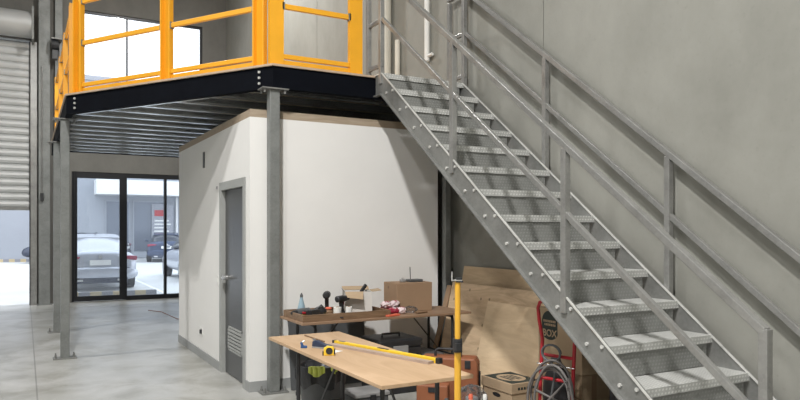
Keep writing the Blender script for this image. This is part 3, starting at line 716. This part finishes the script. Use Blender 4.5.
def drape(cx, cy, ang, w, drop, seed):
    m = MB(); rnd = random.Random(seed); V = []; nx, nz = 9, 7
    for j in range(nz + 1):
        for i in range(nx + 1):
            s_ = i / nx - .5; v_ = j / nz
            a_ = ang + s_ * w / .21; r_ = (.17 if j == 0 else .222) + .010 * math.sin(i * 2.1 + seed) + (.006 * j / nz)
            zz = .478 - v_ * drop * (1 - 1.1 * abs(s_) ** 1.4) + (0 if j else -.012)
            V.append((cx + r_ * math.cos(a_), cy + r_ * math.sin(a_), zz))
    F = [(j * (nx + 1) + i, j * (nx + 1) + i + 1, (j + 1) * (nx + 1) + i + 1, (j + 1) * (nx + 1) + i) for j in range(nz) for i in range(nx)]
    m._add(V, F); return m
for nm, an, ww, dr, sd_ in (('front_panel', math.radians(238), .12, .09, 1), ('side_panel', math.radians(275), .05, .07, 4)):
    o = part(nm, drape(c[0], c[1], an, ww, dr, sd_), HIVIS, t, smooth=True)
    so = o.modifiers.new('thick', 'SOLIDIFY'); so.thickness = .004
t = thing('low_tool_box', 'low dark grey tool box on the floor right of the black bin', 'tool box', (2.60, 5.30, 0))
part('box_body', MB().box(2.43, 5.14, 0, 2.74, 5.40, .14), DGREY, t, .01); part('lid', MB().box(2.42, 5.13, .14, 2.75, 5.41, .175), MGREY, t, .008)
part('latch', MB().box(2.56, 5.12, .11, 2.61, 5.13, .16), BLACKR, t)
t = thing('black_tool_case', 'black tool case with grey lid panel under the rear table', 'tool case', (3.14, 5.85, 0))
part('case_body', MB().box(2.90, 5.62, 0, 3.36, 6.02, .44), BLACKR, t, .015); part('lid', MB().box(2.89, 5.61, .44, 3.37, 6.03, .52), BLACKR, t, .02)
part('panel', MB().box(3.04, 5.60, .38, 3.20, 5.615, .46), MGREY, t, .004); part('handle', MB().tube([(3.03, 5.82, .52), (3.03, 5.82, .55), (3.22, 5.82, .55), (3.22, 5.82, .52)], .010), DGREY, t)
t = thing('black_tool_case', 'squat black cube case at the right end below rear table', 'tool case', (3.52, 5.80, 0))
part('case_body', MB().box(3.38, 5.64, 0, 3.62, 6.00, .29), BLACKR, t, .015); part('lid', MB().box(3.37, 5.63, .29, 3.63, 6.01, .35), DGREY, t, .02)
part('latch', MB().box(3.48, 5.618, .26, 3.54, 5.63, .32), BLACKR, t)

t = thing('leaning_shade_panel', 'dark grey leaning panel, widened as table shade on the white wall', 'panel', (2.6, 6.3, 0))  # dark board, widened to stand in for the wall's shade under the table
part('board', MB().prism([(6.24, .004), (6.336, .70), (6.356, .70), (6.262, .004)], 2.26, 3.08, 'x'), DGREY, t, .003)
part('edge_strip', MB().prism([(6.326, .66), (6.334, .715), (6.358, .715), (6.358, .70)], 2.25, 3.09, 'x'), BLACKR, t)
# ------------------------------------------------------------------ yellow prop pole
px_, py_ = 1.985, 2.955
t = thing('prop_pole', 'yellow extending prop pole standing before the plywood', 'pole', (px_, py_, 0))
part('lower_tube', MB().cyl((px_, py_, .012), (px_, py_, .93), .0175, n=20), POLEY, t, smooth=True)
part('upper_tube', MB().cyl((px_, py_, .97), (px_, py_, 1.285), .0150, n=20), POLEY, t, smooth=True)
part('collar', MB().cyl((px_, py_, .915), (px_, py_, .985), .025, n=20).box(px_ - .03, py_ - .035, .93, px_ + .0, py_ - .015, .965), BLACKR, t)
part('foot', MB().cyl((px_, py_, 0), (px_, py_, .014), .06, n=20), BLACKR, t)
R = RZ((px_, py_, 1.285), math.radians(-29))
part('head_bracket', MB().box(-.028, -.02, .004, .022, .02, .010, R).box(-.032, -.02, .004, -.028, .02, .052, R), CHROME, t)
part('head_pad', MB().box(-.008, -.02, .010, .022, .02, .020, R).box(-.010, -.018, -.004, .028, .018, .004, R), BLACKR, t)

# ------------------------------------------------------------------ plywood sheets leaning on the concrete wall
def lean(name, y0, y1, h, xt, xb, th, mat, label, tilt=0.0):
    """a sheet from (xb, z 0) at the floor to (xt, z h); thickness away from the room"""
    ln = math.hypot(xt - xb, h); nx, nz = h / ln, -(xt - xb) / ln
    poly = [(xb, 0.0 if nz < 0 else 0), (xt, h), (xt + nx * th, h + nz * th), (xb + nx * th, 0.0)]
    m = MB().prism([(p[0], p[1]) for p in poly], y0, y1, 'y')
    return solo(name, m, mat, label, 'plywood')
lean('plywood_sheet', 4.33, 6.10, 1.17, 4.185, 3.955, .018, PLY3, 'rear plywood sheet, its top showing above the one in front')
lean('plywood_sheet', 4.28, 6.14, 1.00, 4.06, 3.83, .018, PLY, 'large knotty plywood sheet leaning under the stairs')
lean('plywood_sheet', 4.36, 5.42, .86, 4.00, 3.79, .015, PLY2, 'smaller clean plywood offcut leaning in front of the knotty sheet')
# kraft card sheet on edge at the left end
solo('cardboard_sheet', MB().prism([(3.78, 0), (4.045, .96), (4.055, .958), (3.792, 0)], 6.145, 6.225, 'y'), CARD, 'narrow brown cardboard strip left of the leaning plywood', 'cardboard')

# ------------------------------------------------------------------ boxes under the stairs
def dashes(x, ys, z0, rows, hgt, hrow, seed):
    rnd = random.Random(seed); m = MB()
    for r_ in range(rows):
        y = ys[0]
        while y < ys[1] - .012:
            wdt = rnd.uniform(.010, .016)
            m.box(x - .0014, y, z0 - r_ * hrow, x - .0006, y + wdt, z0 - r_ * hrow + hgt); y += wdt + .005
    return m
bx, by0, by1 = 3.66, 3.78, 4.27
t = thing('removal_box', 'lower cardboard moving box under the stairs behind the red hand truck', 'box', (3.9, 3.95, 0))
part('box_body', MB().box(bx, by0, 0, bx + .5, by1, .46), CARD2, t, .005)
part('printed_mark', MB().box(bx - .001, by0 + .14, .17, bx, by1 - .10, .36), INK, t)
part('tape', MB().box(bx + .10, by0 - .001, .0, bx + .15, by0, .45), CARD, t)
t = thing('removal_box', 'upper cardboard box printed BOX in a dark oval', 'box', (3.9, 3.95, .462))
part('box_body', MB().box(bx - .01, by0 - .01, .462, bx + .49, by1 - .01, .935), CARD2, t, .005)
# oval with arched top, on the face towards the stairs' open side
oc = 4.125; m = MB(); pts = []
for i in range(24):
    a_ = PI * i / 23; pts.append((oc + .09 * math.cos(a_), .825 + .09 * math.sin(a_)))
for i in range(12):
    a_ = PI + PI * i / 11; pts.append((oc + .09 * math.cos(a_) , .74 + .055 * math.sin(a_)))
ov = part('printed_mark', MB().prism(pts, bx - .0118, bx - .0100, 'x'), INK, t)
R = Matrix.Translation((bx - .0122, oc, .735)) @ Matrix(((0, 0, -1, 0), (-1, 0, 0, 0), (0, 1, 0, 0), (0, 0, 0, 1)))
part('lettering', text_mesh('BOX', .078, R), CARD2, ov)
part('small_print', dashes(bx - .0118, (oc - .07, oc + .07), .795, 2, .018, -.028, 5), CARD2, ov)
t = thing('archive_box', 'cardboard archive box with dark printed lid standing before the plywood', 'box', (3.68, 4.60, 0))
ax0, ay0, ax1, ay1 = 3.47, 4.38, 3.775, 4.78
part('box_body', MB().box(ax0, ay0, 0, ax1, ay1, .24), CARD2, t, .004)
part('lid', MB().box(ax0 - .008, ay0 - .008, .215, ax1 + .008, ay1 + .008, .30), CARD2, t, .004)
part('lid_print', MB().box(ax0 + .01, ay0 + .01, .30, ax1 - .01, ay1 - .01, .3012), INK, t)
m = MB(); ex, ey = (ax0 + ax1) / 2, (ay0 + ay1) / 2
m.prism([(ex + .115 * math.cos(2 * PI * i / 32), ey + .14 * math.sin(2 * PI * i / 32)) for i in range(32)], .3012, .3020)
m2 = MB()
for i in range(4): m2.box(ex - .065 + i * .036, ey - .09 + .02 * (i % 2), .3020, ex - .045 + i * .036, ey + .08, .3026)
part('lid_lettering', m2, INK, t)
part('lid_emblem', m, CARD2, t)
part('hand_hole', MB().prism([(4.58 + .045 * math.cos(2 * PI * i / 16) * (1.2 if abs(math.cos(2 * PI * i / 16)) > .7 else 1), .175 + .018 * math.sin(2 * PI * i / 16)) for i in range(16)], ax0 - .0015, ax0, 'x'), BLACKR, t)
m = MB()
for i in range(7): m.box(ax0 + .06 + i * .03, ay0 - .010, .245, ax0 + .08 + i * .03, ay0 - .008, .265)
part('side_print', m, INK, t)

# ------------------------------------------------------------------ red hand truck with hose
P = Vector((3.34, 3.895, 0)); Q = Vector((3.415, 3.635, 0)); e = (Q - P).normalized(); nn = Vector((-e.y, e.x, 0))
if nn.dot(Vector((1, 1, 0))) > 0: nn = -nn         # towards the camera
t = thing('hand_truck', 'red tubular hand truck under the stairs with grey hose on it', 'hand truck', ((P + Q) / 2))
back = -nn
def hp(s_, z_, d_=0.0): return P + e * s_ + Vector((0, 0, z_)) + back * d_
W_ = (Q - P).length
loop = [hp(.0, .10, 0), hp(.0, .50, .03), hp(.0, .74, .05), hp(-.035, .88, .06), hp(-.045, .97, .06), hp(-.025, 1.015, .055), hp(.03, 1.035, .05),
        hp(W_ - .03, 1.035, .05), hp(W_ + .025, 1.015, .055), hp(W_ + .045, .97, .06), hp(W_ + .035, .88, .06), hp(W_, .74, .05), hp(W_, .50, .03), hp(W_, .10, 0)]
part('frame', MB().tube(loop, .0135, 12), REDP, t, smooth=True)
for zz, dd_ in ((.63, .04), (.46, .025), (.24, .012)):
    part('crossbar', MB().cyl(hp(0, zz, dd_), hp(W_, zz, dd_), .0125), REDP, t, smooth=True)
part('chrome_bar', MB().cyl(hp(-.02, .565, .01), hp(W_ + .02, .565, .01), .005), CHROME, t)
part('toe_plate', MB()._add([hp(-.04, .012), hp(W_ + .04, .012), hp(W_ + .04, .012, -.20), hp(-.04, .012, -.20), hp(-.04, .018), hp(W_ + .04, .018), hp(W_ + .04, .018, -.20), hp(-.04, .018, -.20)], [(0, 1, 2, 3), (7, 6, 5, 4), (0, 4, 5, 1), (1, 5, 6, 2), (2, 6, 7, 3), (3, 7, 4, 0)]), REDP, t)
part('axle', MB().cyl(hp(-.09, .11, .05), hp(W_ + .09, .11, .05), .009), GALV, t)
part('bracket', MB().bar(hp(0, .11, 0), hp(0, .11, .05), .02, .02).bar(hp(W_, .11, 0), hp(W_, .11, .05), .02, .02), REDP, t)
for s_ in (-.07, W_ + .07):
    wh = part('wheel', MB().cyl(hp(s_ - .025, .11, .05), hp(s_ + .025, .11, .05), .11, n=24), RUBBER, t, .012)
    part('rim', MB().cyl(hp(s_ - .028, .11, .05), hp(s_ + .028, .11, .05), .055, n=16), REDP, wh)
pts = []
for i in range(105):                                  # coiled hose hung over the frame
    a_ = 2 * PI * i / 30; k = i / 105
    cx_ = W_ / 2 + .02 * math.sin(k * 9) + .03 * k
    rx, rz = .165 + .035 * math.sin(k * 11) , .27 + .04 * math.cos(k * 8)
    pts.append(hp(cx_ + rx * math.cos(a_), .33 + .02 * math.sin(k * 7) + rz * math.sin(a_) * .9, -.030 - .075 * k))
pts += [hp(W_ + .1, .30, -.10), hp(W_ + .05, .52, -.12), hp(W_ - .05, .40, -.13), hp(.05, .22, -.13), hp(.0, .12, -.14)]
solo('air_hose', MB().tube(pts, .0095, 10), HOSE, 'coil of grey hose hung on the red hand truck', 'hose', smooth=True)
pts = [hp(.12 + .075 * math.cos(a_), .66 + .06 * math.sin(a_), -.012 - .02 * (a_ / 12)) for a_ in [i * .3 for i in range(38)]] + [hp(.15, .52, -.02), hp(.12, .34, -.02), hp(.08, .16, -.015)]
t = thing('power_cable', 'small dark cable bundle at the top of red hand truck', 'cable', pts[0])
part('cable', MB().tube(pts, .008, 8), DGREY, t, smooth=True)
part('plug', MB().bar(pts[-1], pts[-1] - Vector((0, 0, .05)), .03, .03), BLACKR, t, .006)

# clutter behind and right of the hand truck
t = thing('black_bag', 'soft black bag on the floor between hand truck and cardboard boxes', 'bag', (3.56, 3.92, 0))
part('bag_body', MB().ball((3.555, 3.93, .27), .22, (.32, .72, 1.2), seg=20, jit=.05, seed=12), BLACKR, t, smooth=True)
part('handle', MB().tube([(3.54, 3.86, .51), (3.53, 3.88, .58), (3.53, 3.96, .58), (3.54, 4.0, .51)], .010), DGREY, t, smooth=True)
t = thing('compressor', 'black air compressor with red caps in the shade below the lower stairs', 'compressor', (3.72, 3.42, 0))
part('tank', MB().cyl((3.55, 3.30, .20), (3.85, 3.50, .20), .12, n=24), BLACKR, t, smooth=True)
part('motor', MB().box(3.60, 3.32, .32, 3.76, 3.46, .46), BLACKR, t, .02)
part('cap', MB().cyl((3.59, 3.33, .46), (3.59, 3.33, .50), .028, n=14), REDP, t, smooth=True)
for p in ((3.56, 3.25), (3.87, 3.45), (3.60, 3.42), (3.80, 3.54)): part('foot', MB().cyl((*p, 0), (p[0], p[1], .12), .015, n=10), BLACKR, t)

# orange case
t = thing('orange_case', 'terracotta orange power tool case standing behind the yellow pole', 'tool case', (3.14, 4.83, 0))
R = RZ((3.18, 4.86, 0), math.radians(-42)) @ Matrix.Scale(1.2, 4)
part('front_shell', MB().prism([(-.21, .0), (.21, .0), (.21, .36), (.19, .40), (-.19, .40), (-.21, .36)], -.075, -.003, 'y', R), ORANGE, t, .015)
part('rear_shell', MB().prism([(-.21, .0), (.21, .0), (.21, .36), (.19, .40), (-.19, .40), (-.21, .36)], .003, .075, 'y', R), ORANGE, t, .015)
part('handle', MB().tube([R @ Vector(p) for p in ((-.10, 0, .39), (-.10, 0, .435), (-.08, 0, .448), (.06, 0, .448), (.08, 0, .435), (.08, 0, .39))], .012, 10), BLACKR, t, smooth=True)
for s_ in (-.14, .14): part('latch', MB().box(s_ - .02, -.083, .33, s_ + .02, -.073, .385, R), BLACKR, t, .003)
part('hinge', MB().box(.208, -.012, .05, .222, .012, .30, R), BLACKR, t)
t = thing('orange_case', 'orange case lying on edge left of the yellow pole', 'tool case', (2.85, 4.93, 0))
R = RZ((2.93, 4.72, 0), math.radians(-42))
part('front_shell', MB().box(-.13, -.06, 0, .13, -.002, .30, R), ORANGE, t, .014)
part('rear_shell', MB().box(-.13, .002, 0, .13, .06, .30, R), ORANGE, t, .014)
part('latch', MB().box(-.03, -.068, .24, .03, -.058, .28, R), BLACKR, t)
# bottles in clear bags
t = thing('clear_sack', 'crumpled clear plastic sack on the floor beside the archive box', 'bag', (3.17, 4.42, 0))
part('film', MB().ball((3.10, 4.42, .17), .155, (.95, .75, 1.05), seg=18, jit=.06, seed=8), CLEAR, t)
part('dark_contents', MB().box(3.06, 4.38, .02, 3.15, 4.46, .24), MGREY, t, .02)
for i, (x, y, h, mt, lab) in enumerate(((2.94, 4.20, .33, REDO, 'small bottle with orange cap right of the yellow pole'), (3.05, 4.17, .32, WHITEP, 'small white capped bottle beside the clear sack'), (2.80, 4.32, .28, DGREY, 'small dark capped bottle behind the yellow pole'))):
    t = thing('spray_bottle', lab, 'bottle', (x, y, 0))
    part('body', MB().lathe((x, y, 0), [(.028, 0), (.032, .01), (.032, h * .6), (.02, h * .8), (.013, h * .85)]), WHITEP if i < 2 else DGREY, t, smooth=True)
    part('cap', MB().lathe((x, y, h * .85), [(.017, 0), (.017, .03), (.012, .04)]), mt, t, smooth=True)

# loose cord on the floor by the far end of the white room
solo('floor_cord', MB().tube([(2.10, 13.9, .006), (2.28, 13.5, .006), (2.31, 12.9, .006), (2.34, 12.3, .006), (2.42, 12.2, .006)], .006, 8), ORANGE, 'thin brown cord on the floor past the white room', 'cord', smooth=True)

# ------------------------------------------------------------------ outside
GY = 62
struct('ground_outside', MB().box(-45, FY + FT, -.12, 45, GY, -.01), GROUND, 'pale sunlit concrete yard outside')
def car(x, y, paint, glassm, label, rot=0.0, tall=0.0, L=4.7):
    t = thing('parked_car', label, 'car', (x, y, 0))
    R = RZ((x, y, 0), rot)
    def ring(yy, w, z0, z1, p=3.4, n=28, grow=0.0, sel=None):
        out = []
        for i in range(n):
            a_ = 2 * PI * i / n; ca, sa = math.cos(a_), math.sin(a_); q = 2 / p
            xx = (w + grow) * math.copysign(abs(ca) ** q, ca); zz = (z0 + z1) / 2 + ((z1 - z0) / 2 + grow) * math.copysign(abs(sa) ** q, sa)
            out.append(R @ Vector((xx, yy, zz)))
        return out
    h = tall
    body = [(0, .74, .34, .92), (.03, .82, .27, .98), (.10, .88, .23, 1.03), (.35, .91, .20, 1.06), (.9, .92, .20, 1.02), (2.3, .93, .19, .98), (3.4, .93, .20, .97), (4.0, .91, .22, .90), (4.45, .86, .26, .80), (4.62, .76, .30, .72), (4.7, .60, .38, .62)]
    bd = part('body', MB().rings([ring(a_ * L / 4.7, b_, c_, d_ + h * .3) for a_, b_, c_, d_ in body]), paint, t, smooth=True)
    cab = [(.30, .60, .95, 1.05), (.62, .63, .92, 1.17), (1.05, .63, .92, 1.36), (1.5, .62, .92, 1.43), (2.1, .62, .92, 1.455), (2.6, .62, .92, 1.42), (3.1, .66, .92, 1.22), (3.45, .70, .92, 1.02)]
    part('cabin', MB().rings([ring(a_, b_ + .06, c_, d_ + h, 2.8) for a_, b_, c_, d_ in cab]), glassm, t, smooth=True)
    part('roof', MB().rings([ring(a_, b_ - .03, d_ - .03 + h, d_ + .018 + h, 3.2, grow=0) for a_, b_, c_, d_ in cab[2:6]]), paint, t, smooth=True)
    bumper = part('bumper', MB().rings([ring(-.05, .70, .36, .58), ring(-.01, .84, .30, .62), ring(.12, .93, .26, .62)]), paint, t, smooth=True)
    part('lower_valance', MB().box(-.66, -.045, .20, .66, .10, .36, R), CARK, t, .03)
    for s_ in (-1, 1):
        part('tail_lamp', MB().prism([(s_ * .88, .78 + h * .3), (s_ * .50, .84 + h * .3), (s_ * .46, .885 + h * .3), (s_ * .70, .91 + h * .3), (s_ * .90, .89 + h * .3)], -.022, .16, 'y', R), TAIL, t, .02)
        part('side_mirror', MB().box(min(s_ * .86, s_ * 1.03), 2.95, .98 + h, max(s_ * .86, s_ * 1.03), 3.08, 1.09 + h, R), paint, t, .03)
        part('exhaust_trim', MB().box(s_ * .5 - .09, -.056, .26, s_ * .5 + .09, -.04, .31, R), CHROME, t)
        for yy in (.95, 3.70):
            wh = part('wheel', MB().cyl(R @ Vector((s_ * .70, yy * L / 4.7, .325)), R @ Vector((s_ * .935, yy * L / 4.7, .325)), .325, n=28), RUBBER, t, .03)
            part('rim', MB().cyl(R @ Vector((s_ * .93, yy * L / 4.7, .325)), R @ Vector((s_ * .945, yy * L / 4.7, .325)), .21, n=20), GALV_L, wh)
    part('number_plate', MB().box(-.25, -.034, .67, .25, -.010, .80, R), WHITEP, t, .004)
    part('plate_trim', MB().box(-.70, -.020, .575, .70, .00, .600, R), CARK, t)
    part('badge', MB().cyl(R @ Vector((0, -.005, .885)), R @ Vector((0, -.03, .885)), .045, n=16), CHROME, t)
    part('antenna', MB().prism([(1.45, 1.42 + h), (1.62, 1.42 + h), (1.47, 1.50 + h)], -.012, .012, 'x', R), CARK, t)
    return t
car(1.70, 19.0, CARS, CARG, 'silver sedan parked just outside the sliding glass door, rear facing in')
car(5.12, 20.6, CARS, CARG2, 'silver car mostly hidden by white room, right edge of the shopfront')
car(6.15, 35.0, CARN, CARG2, 'navy blue car parked across the yard, seen from behind', math.radians(-9))
car(4.55, 36.4, CARK, CARG2, 'dark car parked furthest away before the shop windows', math.radians(75))
solo('wheel_stop', MB().prism([(17.55, -.01), (17.58, .10), (17.67, .10), (17.70, -.01)], .85, 2.85, 'x'), KERBM, 'yellow and black wheel stop below the silver sedan', 'kerb')
solo('yard_kerb', MB().box(-9, 38.9, -.01, 3.6, 39.2, .14), KERBM, 'long yellow and black kerb along the building across the yard', 'kerb')
solo('parking_line', MB().box(3.02, 17.6, -.01, 3.12, 23.5, -.004), LINEM, 'white painted parking line beside the silver sedan', 'line marking')
bt = thing('warehouse_building', 'pale blue grey building across the yard with white fascia and shop windows', 'building', (4, 42, -.01))
part('wall', MB().box(-14, 41.0, -.01, 30, 52, 9.9), BWALL, bt)
part('fascia', MB().box(3.35, 39.6, 3.55, 30, 41.0, 4.35), BWHITE, bt)
part('parapet', MB().box(-14.1, 40.9, 9.9, 30.1, 52.1, 10.15), BWALL, bt)
for x0_, x1_ in ((3.9, 5.2), (5.35, 7.3), (8.4, 10.2)):
    wf = part('shop_window', MB().box(x0_, 40.93, .05, x1_, 41.0, 3.3), BWALL, bt)
    part('pane', MB().box(x0_ + .08, 40.90, .4, x1_ - .08, 40.93, 3.2), BDARK, wf)
part('panel_joint', MB().box(.3, 40.97, 0, .36, 41.0, 9.6), CARK, bt)
part('downpipe', MB().cyl((7.75, 40.85, 0), (7.75, 40.85, 3.5), .06), BWHITE, bt)
t = thing('shop_poster', 'white shop sign with a red roundel across the yard', 'sign', (7.0, 40.6, 1.0))
part('board', MB().box(6.35, 40.80, 1.15, 7.55, 40.86, 3.1), SIGNP, t)
part('roundel', MB().box(6.50, 40.78, 2.40, 7.00, 40.80, 2.75), REDP, t, .08)
m = MB()
for i in range(5): m.box(6.5, 40.79, 1.3 + i * .2, 7.4 - .1 * (i % 3), 40.80, 1.38 + i * .2)
part('text_lines', m, WHITEP, t)

# ------------------------------------------------------------------ lights
def highbay(x, y, power, label, size=.45):
    t = thing('high_bay_lamp', label, 'lamp', (x, y, 7.7), 'high bay lamps')
    part('housing', MB().lathe((x, y, 7.72), [(.26, 0), (.25, .04), (.12, .16), (.08, .25)], 24), DGREY, t, smooth=True)
    part('cable', MB().cyl((x, y, 7.95), (x, y, CH), .01), BLACKR, t)
    l = bpy.data.lights.new('high_bay_light', 'AREA'); l.shape = 'DISK'; l.size = size; l.energy = power; l.color = (1, .98, .95)
    o = bpy.data.objects.new('high_bay_light', l); COL.objects.link(o); o.location = (x, y, 7.715)
highbay(-.6, 1.2, 840, 'round high bay lamp hanging over the open floor left of the stairs')
highbay(-4.2, -1.5, 400, 'round high bay lamp behind the viewpoint')
highbay(-3.2, 9.0, 330, 'round high bay lamp over the roller door bay')
highbay(2.4, 11.5, 330, 'round high bay lamp over the mezzanine')
wd = bpy.data.worlds.new('overcast_sky'); S.world = wd; wd.use_nodes = True
nt = wd.node_tree; bg = nt.nodes['Background']
tc = nt.nodes.new('ShaderNodeTexCoord'); sp_ = nt.nodes.new('ShaderNodeSeparateXYZ'); nt.links.new(tc.outputs['Generated'], sp_.inputs[0])
cr = nt.nodes.new('ShaderNodeValToRGB'); cr.color_ramp.elements[0].color = (.92, .95, 1, 1); cr.color_ramp.elements[1].color = (.82, .90, 1, 1)
nt.links.new(sp_.outputs[2], cr.inputs[0]); nt.links.new(cr.outputs[0], bg.inputs[0]); bg.inputs[1].default_value = 2.6

# ------------------------------------------------------------------ camera
cd = bpy.data.cameras.new('camera'); cam = bpy.data.objects.new('camera', cd); COL.objects.link(cam)
cam.location = (0, 0, 1.55); cam.rotation_euler = (PI / 2, 0, -math.atan2(.4851, .8745))
cd.sensor_width = 36; cd.lens = 676 / 800 * 36; cd.shift_y = 31 / 800; cd.clip_end = 300; cd.clip_start = .05
S.camera = cam
S.view_settings.view_transform = 'Standard'; S.view_settings.look = 'None'; S.view_settings.gamma = 1; S.view_settings.exposure = 0
S.view_settings.use_curve_mapping = False
